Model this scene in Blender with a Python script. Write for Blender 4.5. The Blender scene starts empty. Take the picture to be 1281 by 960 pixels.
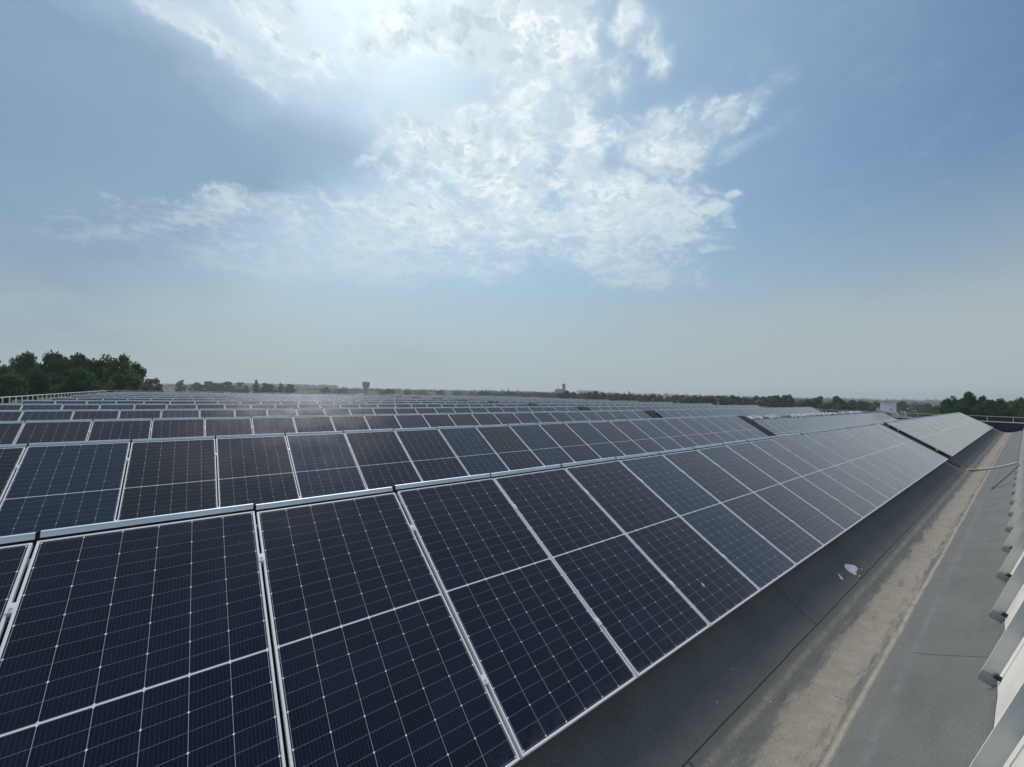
import bpy, bmesh, math, random
import numpy as np
from mathutils import Vector, Matrix, noise
random.seed(7)
R = math.radians
sc = bpy.context.scene
col = sc.collection

# ------------------------------------------------------------------ camera, sky, sun, exposure
FPX, IW, IH = 511.15, 1281.0, 960.0
CAM = Vector((0.7075, -3.7827, 0.9843))
FW = Vector((0.62071073, 0.78376443, 0.02077282)); RT = Vector((0.78346872, -0.62105192, 0.0217091))
UP = Vector((-0.02991582, -0.00279978, 0.9995485))
cd = bpy.data.cameras.new('camera'); cam = bpy.data.objects.new('camera', cd); col.objects.link(cam)
cd.sensor_width = 36.0; cd.lens = FPX / IW * 36.0; cd.clip_start = 0.05; cd.clip_end = 20000
m3 = Matrix((RT, UP, -FW)).transposed()
cam.matrix_world = Matrix.Translation(CAM) @ m3.to_4x4()
sc.camera = cam

def bearing(u, v):                     # direction of a point measured on the photograph
    return (FW + RT * ((u - 640.5) / FPX) + UP * ((480 - v) / FPX))

SUN_AZ, SUN_EL = R(18), R(48)          # azimuth from +Y towards +X
sun_dir = Vector((math.sin(SUN_AZ) * math.cos(SUN_EL), math.cos(SUN_AZ) * math.cos(SUN_EL), math.sin(SUN_EL)))
sl = bpy.data.lights.new('sun', 'SUN'); sl.energy = 2.75; sl.angle = R(20); sl.color = (1.0, 0.955, 0.89)
so = bpy.data.objects.new('sun', sl); col.objects.link(so)
so.rotation_euler = sun_dir.to_track_quat('Z', 'Y').to_euler(); so.location = (0, 0, 200)

sc.view_settings.view_transform = 'Standard'; sc.view_settings.look = 'None'
sc.view_settings.exposure = 0.0; sc.view_settings.gamma = 1.0
try: sc.view_settings.use_curve_mapping = False
except Exception: pass
sc.cycles.max_bounces = 6; sc.cycles.volume_bounces = 0
sc.cycles.use_denoising = True

class NT:                              # small helper to write node trees
    def __init__(s, tree): s.t = tree; s.n = tree.nodes; s.l = tree.links
    def put(s, sock, v):
        if v is None: return
        if isinstance(v, bpy.types.NodeSocket): s.l.new(v, sock)
        else: sock.default_value = v
    def new(s, typ, **kw):
        nd = s.n.new(typ)
        for k, v in kw.items(): setattr(nd, k, v)
        return nd
    def math(s, op, a, b=None, c=None, clamp=False):
        nd = s.new('ShaderNodeMath', operation=op); nd.use_clamp = clamp
        for i, v in enumerate((a, b, c)): s.put(nd.inputs[i], v)
        return nd.outputs[0]
    def vec(s, op, a, b=None, scale=None):
        nd = s.new('ShaderNodeVectorMath', operation=op)
        s.put(nd.inputs[0], a); s.put(nd.inputs[1], b)
        if scale is not None: s.put(nd.inputs['Scale'], scale)
        return nd.outputs['Value'] if op in ('LENGTH', 'DOT_PRODUCT', 'DISTANCE') else nd.outputs['Vector']
    def rng(s, v, a, b, c=0.0, d=1.0, smooth=True):
        nd = s.new('ShaderNodeMapRange'); nd.interpolation_type = 'SMOOTHSTEP' if smooth else 'LINEAR'
        for i, x in enumerate((v, a, b, c, d)): s.put(nd.inputs[i], x)
        return nd.outputs[0]
    def noise(s, vec, scale, detail=4.0, rough=0.55, dist=0.0, color=False):
        nd = s.new('ShaderNodeTexNoise'); s.put(nd.inputs['Vector'], vec)
        nd.inputs['Scale'].default_value = scale; nd.inputs['Detail'].default_value = detail
        nd.inputs['Roughness'].default_value = rough; nd.inputs['Distortion'].default_value = dist
        return nd.outputs['Color' if color else 'Fac']
    def mix(s, f, a, b, op='MIX'):
        nd = s.new('ShaderNodeMix', data_type='RGBA', blend_type=op)
        s.put(nd.inputs['Factor'], f)
        s.put(nd.inputs[6], a if isinstance(a, bpy.types.NodeSocket) else (*a, 1)[:4])
        s.put(nd.inputs[7], b if isinstance(b, bpy.types.NodeSocket) else (*b, 1)[:4])
        return nd.outputs[2]
    def sep(s, v):
        nd = s.new('ShaderNodeSeparateXYZ'); s.put(nd.inputs[0], v); return nd.outputs
    def comb(s, x, y, z):
        nd = s.new('ShaderNodeCombineXYZ')
        for i, v in enumerate((x, y, z)): s.put(nd.inputs[i], v)
        return nd.outputs[0]

world = bpy.data.worlds.new('World'); sc.world = world; world.use_nodes = True
def build_world():
    world.node_tree.nodes.clear()
    t = NT(world.node_tree)
    out = t.new('ShaderNodeOutputWorld'); bg = t.new('ShaderNodeBackground'); bg.inputs['Strength'].default_value = 0.1
    t.l.new(bg.outputs[0], out.inputs[0])
    sky = t.new('ShaderNodeTexSky', sky_type='NISHITA'); sky.sun_disc = False
    sky.sun_elevation = SUN_EL; sky.sun_rotation = SUN_AZ
    sky.air_density = 1.0; sky.dust_density = 1.4; sky.ozone_density = 1.6; sky.altitude = 50
    d = t.new('ShaderNodeTexCoord').outputs['Generated']
    x, y, z = t.sep(d)
    zc = t.math('ADD', t.math('MULTIPLY', t.math('MAXIMUM', z, 0.0), 0.75), 0.20)
    P = t.comb(t.math('DIVIDE', x, zc), t.math('DIVIDE', y, zc), 0.0)
    # pale hazy air low in the sky
    base = t.mix(1.0, sky.outputs[0], (0.76, 0.93, 0.98), 'MULTIPLY')
    hz = t.rng(z, 0.46, 0.0)
    hzn = t.math('MULTIPLY', t.noise(P, 0.9, 3, 0.5), 0.3)
    hz = t.math('MULTIPLY', hz, t.math('ADD', hzn, 0.82), clamp=True)
    base = t.mix(hz, base, (3.95, 4.72, 4.85))
    sd = t.vec('DOT_PRODUCT', d, sun_dir)
    bankz = t.math('ADD', z, t.math('MULTIPLY', t.math('SUBTRACT', t.noise(P, 1.7, 6, 0.6), 0.5), 0.09))
    bank = t.math('MULTIPLY', t.rng(bankz, 0.215, 0.15), t.rng(t.vec('DOT_PRODUCT', d, tuple(bearing(1150, 420).normalized())), 0.72, 0.98))
    base = t.mix(t.math('MULTIPLY', bank, 0.5), base, (4.2, 4.85, 5.0))
    sg = t.vec('DOT_PRODUCT', d, tuple(bearing(620, -60).normalized()))      # brightest part of the veiled cloud
    glow = t.rng(sg, 0.60, 1.0, 0.0, 1.0)
    base = t.mix(t.math('MULTIPLY', glow, 0.42), base, (3.9, 5.9, 7.5))
    # broken cloud added in the unseen sky behind the viewer as fill light
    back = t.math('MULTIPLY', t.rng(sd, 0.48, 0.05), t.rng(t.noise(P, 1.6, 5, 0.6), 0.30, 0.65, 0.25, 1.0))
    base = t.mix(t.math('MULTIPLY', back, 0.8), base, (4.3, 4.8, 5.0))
    # clouds: cover laid out by bearing, broken up by noise in the cloud plane
    wn = t.vec('SUBTRACT', t.noise(P, 1.9, 7, 0.65, color=True), (0.5, 0.5, 0.5))
    dw = t.vec('ADD', d, t.vec('SCALE', wn, scale=0.20))
    def blob(u, v, a, b, ang=0.0):
        c = bearing(u, v).normalized()
        ca, sa = math.cos(R(ang)), math.sin(R(ang))
        va = bearing(u + a * ca, v + a * sa).normalized() - c
        vb = bearing(u + b * sa, v - b * ca).normalized() - c
        e0 = va.normalized(); e1 = (vb - e0 * vb.dot(e0)); lb = e1.length; e1.normalize(); e2 = e0.cross(e1)
        mp = t.new('ShaderNodeMapping', vector_type='TEXTURE')
        t.l.new(dw, mp.inputs['Vector'])
        mp.inputs['Location'].default_value = c
        mp.inputs['Rotation'].default_value = Matrix((e0, e1, e2)).transposed().to_euler()
        mp.inputs['Scale'].default_value = (va.length, lb, 5.0)
        return t.rng(t.vec('LENGTH', mp.outputs[0]), 1.4, 0.15)
    def total(lst):
        acc = None
        for u, v, a, b, ang, w in lst:
            q = t.math('MULTIPLY', blob(u, v, a, b, ang), w)
            acc = q if acc is None else t.math('ADD', acc, q)
        return acc
    cover = total([(680, 100, 110, 120, 20, .70), (640, 15, 180, 60, 0, .55), (845, 165, 90, 50, -8, .55), (775, 200, 80, 50, 0, .4),
                   (690, 240, 190, 80, 12, .50), (600, 190, 120, 60, 20, .40), (610, 300, 150, 50, 0, .34), (800, 270, 110, 50, 5, .55), (770, 335, 100, 28, 0, .48),
                   (225, 10, 80, 18, 35, .60), (310, 75, 100, 20, 45, .55), (330, 15, 60, 20, 50, .5), (420, 45, 190, 60, 10, .50), (385, 105, 50, 30, 60, .42),
                   (500, 80, 90, 36, -30, .35), (480, 182, 70, 14, -30, .42),
                   (300, 255, 140, 22, 0, .44), (140, 285, 120, 20, 2, .38), (270, 318, 100, 20, 10, .36), (90, 300, 80, 16, 0, .22),
                   (400, 300, 130, 32, 8, .46), (500, 270, 80, 40, 0, .42), (520, 345, 160, 24, 0, .36), (340, 335, 160, 20, 0, .25),
                   (920, 239, 18, 9, 0, .55), (880, 236, 16, 8, 10, .4), (900, 262, 34, 11, -8, .55), (930, 268, 14, 7, 0, .4), (892, 320, 22, 11, 0, .5), (860, 300, 30, 12, 0, .4), (868, 345, 24, 8, 0, .3), (200, 245, 170, 40, 0, .18), (540, 165, 80, 50, 0, .3), (560, 60, 90, 50, 0, .25), (460, 200, 150, 40, 0, .28), (250, 110, 120, 40, 30, .2), (560, 250, 120, 60, 0, .25), (816, 58, 20, 44, -15, .50),
                   (785, 20, 22, 46, 0, .42), (930, 130, 60, 20, -30, .32), (945, 172, 50, 12, -20, .32)])
    holes = total([(538, 112, 60, 34, -10, .75), (678, 197, 30, 22, 0, .45), (775, 190, 28, 24, 0, .40), (690, 240, 28, 22, 0, .40), (740, 265, 24, 16, 0, .3),
                   (330, 175, 170, 50, 10, .5), (570, 240, 70, 20, 0, .25), (755, 35, 20, 50, 0, .4), (800, 215, 40, 14, 20, .3)])
    wp = t.vec('SUBTRACT', t.noise(P, 5.0, 6, 0.6, color=True), (0.5, 0.5, 0.5))
    P2 = t.vec('ADD', P, t.vec('SCALE', wp, scale=0.14))
    n1 = t.noise(P2, 7.0, 10, 0.62)
    n2 = t.noise(P2, 24.0, 8, 0.65)
    def lumps(sc_, sm):
        lump = t.new('ShaderNodeTexVoronoi', feature='SMOOTH_F1'); t.put(lump.inputs['Vector'], P2)
        lump.inputs['Scale'].default_value = sc_; lump.inputs['Smoothness'].default_value = sm
        return lump.outputs['Distance']
    lp, lp2 = lumps(15.0, 0.5), lumps(31.0, 0.5)
    cov = t.math('SUBTRACT', cover, holes)
    nn = t.math('ADD', t.math('MULTIPLY', t.math('SUBTRACT', n1, 0.5), 2.4), t.math('MULTIPLY', t.math('SUBTRACT', n2, 0.5), 1.6))
    nn = t.math('ADD', nn, t.math('ADD', t.math('MULTIPLY', t.math('SUBTRACT', 0.40, lp), 0.55), t.math('MULTIPLY', t.math('SUBTRACT', 0.40, lp2), 0.25)))
    dens = t.math('ADD', t.math('MULTIPLY', cov, 1.05), nn)
    fine = t.math('MULTIPLY', t.rng(dens, 0.10, 1.10), t.rng(cov, 0.02, 0.40))
    veil = t.math('MULTIPLY', t.rng(t.math('ADD', cov, t.math('MULTIPLY', nn, 0.18)), -0.10, 0.95), 0.66)
    al = t.math('SUBTRACT', 1.0, t.math('MULTIPLY', t.math('SUBTRACT', 1.0, fine), t.math('SUBTRACT', 1.0, veil)))
    al = t.math('MULTIPLY', al, t.rng(z, 0.10, 0.38, 0.12, 0.90))
    near = t.rng(sg, 0.50, 0.95)
    cl = t.mix(near, (4.9, 5.9, 6.2), (7.2, 8.3, 8.7))
    cl = t.mix(t.math('MULTIPLY', t.rng(sg, 0.82, 0.97), t.rng(n1, 0.45, 0.62)), cl, (9.8, 10.4, 10.4))
    thick = t.math('ADD', t.math('MULTIPLY', t.rng(dens, 0.5, 1.4), t.rng(n2, 0.42, 0.58)), t.math('MULTIPLY', t.rng(lp, 0.45, 0.15), 0.5), clamp=True)
    cl = t.mix(t.math('MULTIPLY', thick, 0.55), cl, (4.0, 5.3, 6.4))
    final = t.mix(al, base, cl)
    # grey-blue shadowed cloud sheet on the left
    sh = total([(190, 160, 330, 150, 8, .75), (20, 230, 300, 260, 0, .95), (420, 205, 130, 50, 0, .3), (60, 40, 200, 120, 0, .4)])
    sh = t.math('MULTIPLY', sh, t.math('SUBTRACT', 1.0, al), clamp=True)
    final = t.mix(t.math('MULTIPLY', sh, t.rng(t.noise(P, 1.4, 4, 0.5), 0.2, 0.8, .6, .85)), final, (2.05, 3.15, 4.5))
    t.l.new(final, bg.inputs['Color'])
build_world()

# ------------------------------------------------------------------ helpers
def tag(o, label=None, cat=None, group=None, kind=None):
    if label: o['label'] = label
    if cat: o['category'] = cat
    if group: o['group'] = group
    if kind: o['kind'] = kind
    return o

def empty(name, loc=(0, 0, 0), rot=(0, 0, 0), parent=None):
    o = bpy.data.objects.new(name, None); col.objects.link(o)
    o.location = loc; o.rotation_euler = rot; o.empty_display_size = 0.1
    if parent: o.parent = parent
    return o

def link(name, me, parent=None, loc=(0, 0, 0), rot=(0, 0, 0)):
    o = bpy.data.objects.new(name, me); col.objects.link(o)
    o.location = loc; o.rotation_euler = rot
    if parent: o.parent = parent
    return o

class MB:
    def __init__(s): s.v = []; s.f = []; s.mi = []; s.uv = {}
    def face(s, pts, mi=0, uv=None):
        b = len(s.v); s.v += [tuple(p) for p in pts]; s.f.append(tuple(range(b, b + len(pts)))); s.mi.append(mi)
        if uv: s.uv[len(s.f) - 1] = uv
    def box(s, x0, x1, y0, y1, z0, z1, mi=0, M=None):
        c = [Vector((x, y, z)) for x in (x0, x1) for y in (y0, y1) for z in (z0, z1)]
        if M is not None: c = [M @ p for p in c]
        b = len(s.v); s.v += [tuple(p) for p in c]
        for q in ((0, 1, 3, 2), (4, 6, 7, 5), (0, 4, 5, 1), (2, 3, 7, 6), (0, 2, 6, 4), (1, 5, 7, 3)):
            s.f.append(tuple(b + i for i in q)); s.mi.append(mi)
    def tube(s, pts, r, n=10, mi=0, cap=True):
        pts = [Vector(p) for p in pts]; rings = []
        rr = r if isinstance(r, (list, tuple)) else [r] * len(pts)
        for i, p in enumerate(pts):
            t = (pts[min(i + 1, len(pts) - 1)] - pts[max(i - 1, 0)]).normalized()
            a = t.cross(Vector((0, 0, 1)) if abs(t.z) < .95 else Vector((1, 0, 0))).normalized(); b2 = t.cross(a)
            b = len(s.v)
            s.v += [tuple(p + (a * math.cos(2 * math.pi * k / n) + b2 * math.sin(2 * math.pi * k / n)) * rr[i]) for k in range(n)]
            rings.append(b)
        for i in range(len(rings) - 1):
            for k in range(n):
                s.f.append((rings[i] + k, rings[i] + (k + 1) % n, rings[i + 1] + (k + 1) % n, rings[i + 1] + k)); s.mi.append(mi)
        if cap:
            s.f.append(tuple(rings[0] + k for k in reversed(range(n)))); s.mi.append(mi)
            s.f.append(tuple(rings[-1] + k for k in range(n))); s.mi.append(mi)
    def lathe(s, prof, n=20, mi=0, c=(0, 0, 0)):
        rings = []
        for r, z in prof:
            b = len(s.v); rings.append(b)
            s.v += [(c[0] + r * math.cos(2 * math.pi * k / n), c[1] + r * math.sin(2 * math.pi * k / n), c[2] + z) for k in range(n)]
        for i in range(len(rings) - 1):
            for k in range(n):
                s.f.append((rings[i] + k, rings[i] + (k + 1) % n, rings[i + 1] + (k + 1) % n, rings[i + 1] + k)); s.mi.append(mi)
        s.f.append(tuple(rings[-1] + k for k in range(n))); s.mi.append(mi)
    def mesh(s, name, mats, smooth=False, fix=True):
        me = bpy.data.meshes.new(name); me.from_pydata(s.v, [], s.f)
        for m in (mats if isinstance(mats, (list, tuple)) else [mats]): me.materials.append(m)
        me.polygons.foreach_set('material_index', s.mi)
        if s.uv:
            ul = me.uv_layers.new(name='UVMap')
            for fi, uv in s.uv.items():
                for li, c in zip(me.polygons[fi].loop_indices, uv): ul.data[li].uv = c
        if fix:
            bm = bmesh.new(); bm.from_mesh(me); bmesh.ops.recalc_face_normals(bm, faces=bm.faces); bm.to_mesh(me); bm.free()
        if smooth: me.polygons.foreach_set('use_smooth', [True] * len(me.polygons))
        me.update(); return me
    def build(s, name, mats, parent=None, smooth=False, loc=(0, 0, 0), rot=(0, 0, 0), fix=True):
        return link(name, s.mesh(name, mats, smooth, fix), parent, loc, rot)

ORD = ['', 'first', 'second', 'third', 'fourth', 'fifth', 'sixth', 'seventh', 'eighth', 'ninth', 'tenth', 'eleventh', 'twelfth',
       'thirteenth', 'fourteenth', 'fifteenth', 'sixteenth', 'seventeenth', 'eighteenth', 'nineteenth', 'twentieth',
       'twenty-first', 'twenty-second', 'twenty-third', 'twenty-fourth', 'twenty-fifth', 'twenty-sixth', 'twenty-seventh', 'twenty-eighth', 'twenty-ninth', 'thirtieth']

# ------------------------------------------------------------------ materials
def mat(name):
    m = bpy.data.materials.new(name); m.use_nodes = True; m.node_tree.nodes.clear()
    t = NT(m.node_tree); out = t.new('ShaderNodeOutputMaterial'); b = t.new('ShaderNodeBsdfPrincipled')
    t.l.new(b.outputs[0], out.inputs[0]); return m, t, b, out
def simple(name, c, rough=0.6, metal=0.0, nscale=6.0, var=0.18, bump=0.0):
    m, t, b, o = mat(name)
    P = t.new('ShaderNodeTexCoord').outputs['Object']
    n = t.noise(P, nscale, 5, 0.6)
    f = t.rng(n, 0.25, 0.75, 1 - var, 1 + var, smooth=False)
    t.put(b.inputs['Base Color'], t.vec('SCALE', t.mix(0.0, c, c), scale=f))
    b.inputs['Roughness'].default_value = rough; b.inputs['Metallic'].default_value = metal
    if bump:
        bp = t.new('ShaderNodeBump'); bp.inputs['Strength'].default_value = bump; bp.inputs['Distance'].default_value = 0.01
        t.put(bp.inputs['Height'], t.noise(P, nscale * 12, 4, 0.6)); t.l.new(bp.outputs[0], b.inputs['Normal'])
    return m
M = {}
M['frame'] = simple('anodised_aluminium', (0.90, 0.91, 0.90), 0.45, 0.05, 3, 0.06)
M['strip'] = simple('ridge_sheet_metal', (0.58, 0.66, 0.76), 0.4, 0.75, 2.5, 0.10)
M['gap_dark'] = simple('gap_black', (0.012, 0.012, 0.014), 0.8)  # near-black stand-in for the dark gaps under ridge strips and at expansion joints
M['galv'] = simple('galvanised_steel', (0.66, 0.70, 0.67), 0.5, 0.1, 5, 0.12)
M['finmetal'] = simple('grey_sheet_metal', (0.80, 0.765, 0.69), 0.8, 0.0, 5, 0.08)
M['footmetal'] = simple('dull_bracket_steel', (0.42, 0.42, 0.42), 0.7, 0.0, 8, 0.2)
M['rivet'] = simple('rivet_zinc', (0.6, 0.6, 0.6), 0.4, 0.7)
M['black'] = simple('black_plastic', (0.012, 0.012, 0.014), 0.5)
M['bark'] = simple('bark', (0.10, 0.075, 0.055), 0.9, 0, 3, 0.4)
M['coping'] = simple('coping_metal', (0.78, 0.80, 0.77), 0.55, 0.0, 2, 0.1)
M['cabinet'] = simple('white_cabinet_paint', (0.86, 0.87, 0.88), 0.45, 0, 3, 0.05)
M['film'] = simple('white_film', (0.82, 0.80, 0.79), 0.5, 0, 5, 0.08)
M['scrap'] = simple('white_scrap', (0.72, 0.76, 0.80), 0.55, 0, 30, 0.12)
M['hose'] = simple('pale_grey_conduit', (0.62, 0.62, 0.61), 0.6)
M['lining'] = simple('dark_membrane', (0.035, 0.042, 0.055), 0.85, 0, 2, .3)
M['facade'] = simple('concrete_facade', (0.33, 0.32, 0.30), 0.85, 0, 0.5, 0.15)

def panel_glass():
    m, t, b, o = mat('solar_cells')
    uv = t.new('ShaderNodeUVMap'); uv.uv_map = 'UVMap'
    u, v, _ = t.sep(uv.outputs[0])
    CW, CH = 0.182, 0.0915
    um = t.math('SUBTRACT', u, 0.021)
    # lower half: v from 0.0225, mid bar 14 mm, upper half
    hi = t.math('GREATER_THAN', v, 1.1275)
    vm = t.math('SUBTRACT', t.math('SUBTRACT', v, 0.0225), t.math('MULTIPLY', hi, 0.014))
    def dist(a, p):
        return t.math('MULTIPLY', t.math('ABSOLUTE', t.math('SUBTRACT', t.math('FRACT', t.math('ADD', t.math('DIVIDE', a, p), 0.5)), 0.5)), p)
    du, dv, dv2, db = dist(um, CW), dist(vm, CH), dist(vm, CH * 2), dist(um, CW / 10)
    lu = t.math('LESS_THAN', du, 0.0012); lv = t.math('LESS_THAN', dv, 0.0009)
    dia = t.math('LESS_THAN', t.math('ADD', du, dv2), 0.0066)
    bus = t.math('LESS_THAN', db, 0.00045)
    mid = t.math('LESS_THAN', t.math('ABSOLUTE', t.math('SUBTRACT', v, 1.1275)), 0.0046)
    eu = t.math('GREATER_THAN', t.math('ABSOLUTE', t.math('SUBTRACT', u, 0.567)), 0.5535)
    ev = t.math('GREATER_THAN', t.math('ABSOLUTE', t.math('SUBTRACT', v, 1.1275)), 1.1135)
    white = t.math('MAXIMUM', t.math('MAXIMUM', mid, dia), t.math('MAXIMUM', eu, ev))
    oi = t.new('ShaderNodeObjectInfo').outputs['Random']
    at = t.new('ShaderNodeAttribute', attribute_name='tint')
    rnd = t.math('FRACT', t.math('ADD', oi, at.outputs['Fac']))
    cell = t.mix(t.rng(rnd, 0.66, 0.95), (0.0036, 0.0072, 0.0225), (0.010, 0.024, 0.054))
    cell = t.mix(t.rng(rnd, 0.25, 0.05), cell, (0.0085, 0.0095, 0.016))
    # faint tint from cell to cell
    ci = t.comb(t.math('FLOOR', t.math('DIVIDE', um, CW)), t.math('FLOOR', t.math('DIVIDE', vm, CH * 2)), t.math('MULTIPLY', rnd, 91.0))
    wn = t.new('ShaderNodeTexWhiteNoise', noise_dimensions='3D'); t.put(wn.inputs['Vector'], ci)
    cell = t.vec('SCALE', cell, scale=t.rng(wn.outputs['Value'], 0, 1, 0.82, 1.18, smooth=False))
    c = t.mix(t.math('MULTIPLY', bus, 0.55), cell, (0.11, 0.13, 0.16))
    c = t.mix(t.math('MULTIPLY', lv, 0.45), c, (0.46, 0.49, 0.51))
    c = t.mix(t.math('MULTIPLY', lu, 0.72), c, (0.56, 0.59, 0.61))
    c = t.mix(white, c, (0.86, 0.87, 0.86))
    # thin dust film
    g = t.new('ShaderNodeNewGeometry').outputs['Position']
    ds = t.rng(t.noise(g, 2.3, 6, 0.65), 0.35, 0.8, 0.002, 0.016)
    # dust washed down and dried along the lower edge, run marks, droppings
    low = t.math('MULTIPLY', t.rng(v, 0.16, 0.0), t.rng(t.noise(g, 14.0, 5, 0.65), 0.35, 0.75, 0.0, 0.10))
    run = t.math('MULTIPLY', t.rng(t.noise(t.comb(t.math('MULTIPLY', u, 22.0), t.math('MULTIPLY', v, 1.1), t.math('MULTIPLY', rnd, 50.0)), 1.0, 5, 0.6), 0.55, 0.8), 0.022)
    ds = t.math('ADD', t.math('ADD', ds, low), run, clamp=True)
    c = t.mix(ds, c, (0.30, 0.29, 0.27))
    vd = t.new('ShaderNodeTexVoronoi'); t.put(vd.inputs['Vector'], t.vec('ADD', g, t.vec('SCALE', t.noise(g, 40.0, 3, 0.6, color=True), scale=0.03))); vd.inputs['Scale'].default_value = 0.85
    c = t.mix(t.math('MULTIPLY', t.rng(vd.outputs['Distance'], 0.021, 0.013), 0.8), c, (0.62, 0.61, 0.57))
    t.put(b.inputs['Base Color'], c)
    b.inputs['IOR'].default_value = 1.40
    b.inputs['Sheen Weight'].default_value = 0.31; b.inputs['Sheen Roughness'].default_value = 0.38; b.inputs['Sheen Tint'].default_value = (1, .98, .94, 1)
    t.put(b.inputs['Roughness'], t.rng(t.noise(g, 1.1, 4, 0.6), 0.3, 0.7, 0.16, 0.21))
    return m
M['glass'] = panel_glass()

D = 5.5914; TH = R(31.09); PW, PL, PITCH = 1.134, 2.255, 1.154
CT, ST = math.cos(TH), math.sin(TH)

def bitumen():
    m, t, b, o = mat('bitumen_membrane')
    P = t.new('ShaderNodeTexCoord').outputs['Object']
    x, y, z = t.sep(P)
    q = t.math('SUBTRACT', t.math('FLOORED_MODULO', t.math('ADD', y, 3.79), D), 3.79)
    wob = t.math('MULTIPLY', t.math('SUBTRACT', t.noise(t.comb(x, 0.0, 0.0), 0.8, 3, 0.5), 0.5), 0.05)
    qw = t.math('ADD', q, wob)
    n_lo = t.noise(P, 1.3, 5, 0.6); n_mid = t.noise(P, 7.0, 6, 0.62); n_hi = t.noise(P, 420.0, 2, 0.5); n_gr = t.noise(P, 75.0, 5, 0.7)
    streak = t.noise(t.vec('MULTIPLY', P, (0.7, 9.0, 9.0)), 2.0, 5, 0.6)
    c = t.mix(t.rng(n_lo, 0.3, 0.7), (0.099, 0.106, 0.102), (0.126, 0.133, 0.128))
    c = t.mix(t.math('MULTIPLY', t.rng(n_hi, 0.3, 0.75), 0.35), c, (0.23, 0.235, 0.23))
    c = t.mix(t.math('MULTIPLY', t.rng(streak, 0.45, 0.8), 0.25), c, (0.16, 0.162, 0.158))
    grime = t.rng(t.noise(t.vec('MULTIPLY', P, (0.5, 1.6, 1.6)), 1.7, 8, 0.68), 0.50, 0.72)
    c = t.mix(t.math('MULTIPLY', grime, 0.35), c, (0.070, 0.072, 0.070))
    def band(c0, hw, soft):
        return t.rng(t.math('ABSOLUTE', t.math('SUBTRACT', qw, c0)), hw + soft, max(hw - soft, 0.0))
    # pale run-off streak on the right slope, dirt wash both sides of the gutter
    c = t.mix(t.math('MULTIPLY', band(-3.055, 0.02, 0.03), t.rng(n_mid, 0.35, 0.7, 0.05, 0.35)), c, (0.23, 0.245, 0.25))
    c = t.mix(t.math('MULTIPLY', band(-2.62, 0.34, 0.12), 0.3), c, (0.19, 0.18, 0.16))
    # silt lying in the gutter
    edge = t.math('MULTIPLY', t.math('SUBTRACT', t.noise(t.vec('MULTIPLY', P, (0.55, 3.0, 3.0)), 2.4, 8, 0.66), 0.5), 0.36)
    silt = t.rng(t.math('ABSOLUTE', t.math('SUBTRACT', t.math('ADD', q, edge), -2.665)), 0.185, 0.135)
    inner = t.rng(t.math('ABSOLUTE', t.math('SUBTRACT', q, -2.63)), 0.25, 0.225)
    siltc = t.mix(t.rng(n_mid, 0.3, 0.7), (0.245, 0.218, 0.175), (0.310, 0.278, 0.225))
    siltc = t.mix(t.math('MULTIPLY', t.rng(n_hi, 0.45, 0.8), 0.5), siltc, (0.36, 0.33, 0.28))
    siltc = t.mix(t.math('MULTIPLY', t.rng(t.noise(P, 90.0, 3, 0.5), 0.62, 0.72), 0.7), siltc, (0.14, 0.12, 0.10))
    c = t.mix(t.math('MULTIPLY', t.math('MULTIPLY', silt, inner), 0.92), c, siltc)
    patch = t.math('MULTIPLY', t.rng(t.noise(t.vec('MULTIPLY', P, (0.8, 6.0, 6.0)), 2.1, 7, 0.7), 0.56, 0.66), inner)
    c = t.mix(t.math('MULTIPLY', patch, 0.55), c, (0.12, 0.115, 0.105))
    stain = t.math('MULTIPLY', t.math('MAXIMUM', band(-2.47, 0.05, 0.04), band(-2.80, 0.035, 0.03)), t.rng(t.noise(t.vec('MULTIPLY', P, (0.9, 7.0, 7.0)), 3.3, 7, 0.7), 0.42, 0.62))
    c = t.mix(t.math('MULTIPLY', stain, 0.5), c, (0.085, 0.078, 0.072))
    line1 = t.math('MULTIPLY', band(-2.385, 0.022, 0.024), t.rng(n_mid, 0.3, 0.65, 0.15, 0.85))
    line2 = t.math('MULTIPLY', band(-2.875, 0.018, 0.016), t.rng(n_mid, 0.25, 0.6, 0.3, 1.0))
    c = t.mix(line1, c, (0.29, 0.26, 0.21)); c = t.mix(line2, c, (0.34, 0.30, 0.235))
    # laps between membrane sheets
    def seam(period, off, lo, hi, slant=0.0):
        xs = t.math('ADD', t.math('ADD', x, wob), t.math('MULTIPLY', q, slant))
        dd = t.math('ABSOLUTE', t.math('SUBTRACT', t.math('FLOORED_MODULO', t.math('SUBTRACT', xs, off - period / 2), period), period / 2))
        lim = t.math('MULTIPLY', t.math('GREATER_THAN', q, lo), t.math('LESS_THAN', q, hi))
        return t.math('MULTIPLY', t.rng(dd, 0.011, 0.004), lim)
    s = t.math('MAXIMUM', seam(5.05, 6.35, -2.30, 0.1), seam(5.2, 6.55, -3.62, -3.05))
    s = t.math('MAXIMUM', s, seam(5.1, 8.05, -2.92, -2.30, 0.25))
    s = t.math('MAXIMUM', s, t.rng(t.math('ABSOLUTE', t.math('SUBTRACT', t.math('ADD', q, t.math('MULTIPLY', wob, 0.25)), -2.30)), 0.007, 0.002))
    c = t.mix(t.math('MULTIPLY', s, 0.72), c, (0.026, 0.026, 0.026))
    # scuffs
    sc2 = t.new('ShaderNodeTexVoronoi'); t.put(sc2.inputs['Vector'], t.vec('MULTIPLY', P, (6.0, 1.3, 1.0))); sc2.inputs['Scale'].default_value = 0.9
    c = t.mix(t.math('MULTIPLY', t.rng(sc2.outputs['Distance'], 0.075, 0.03), t.rng(n_mid, 0.45, 0.6)), c, (0.06, 0.06, 0.06))
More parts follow.
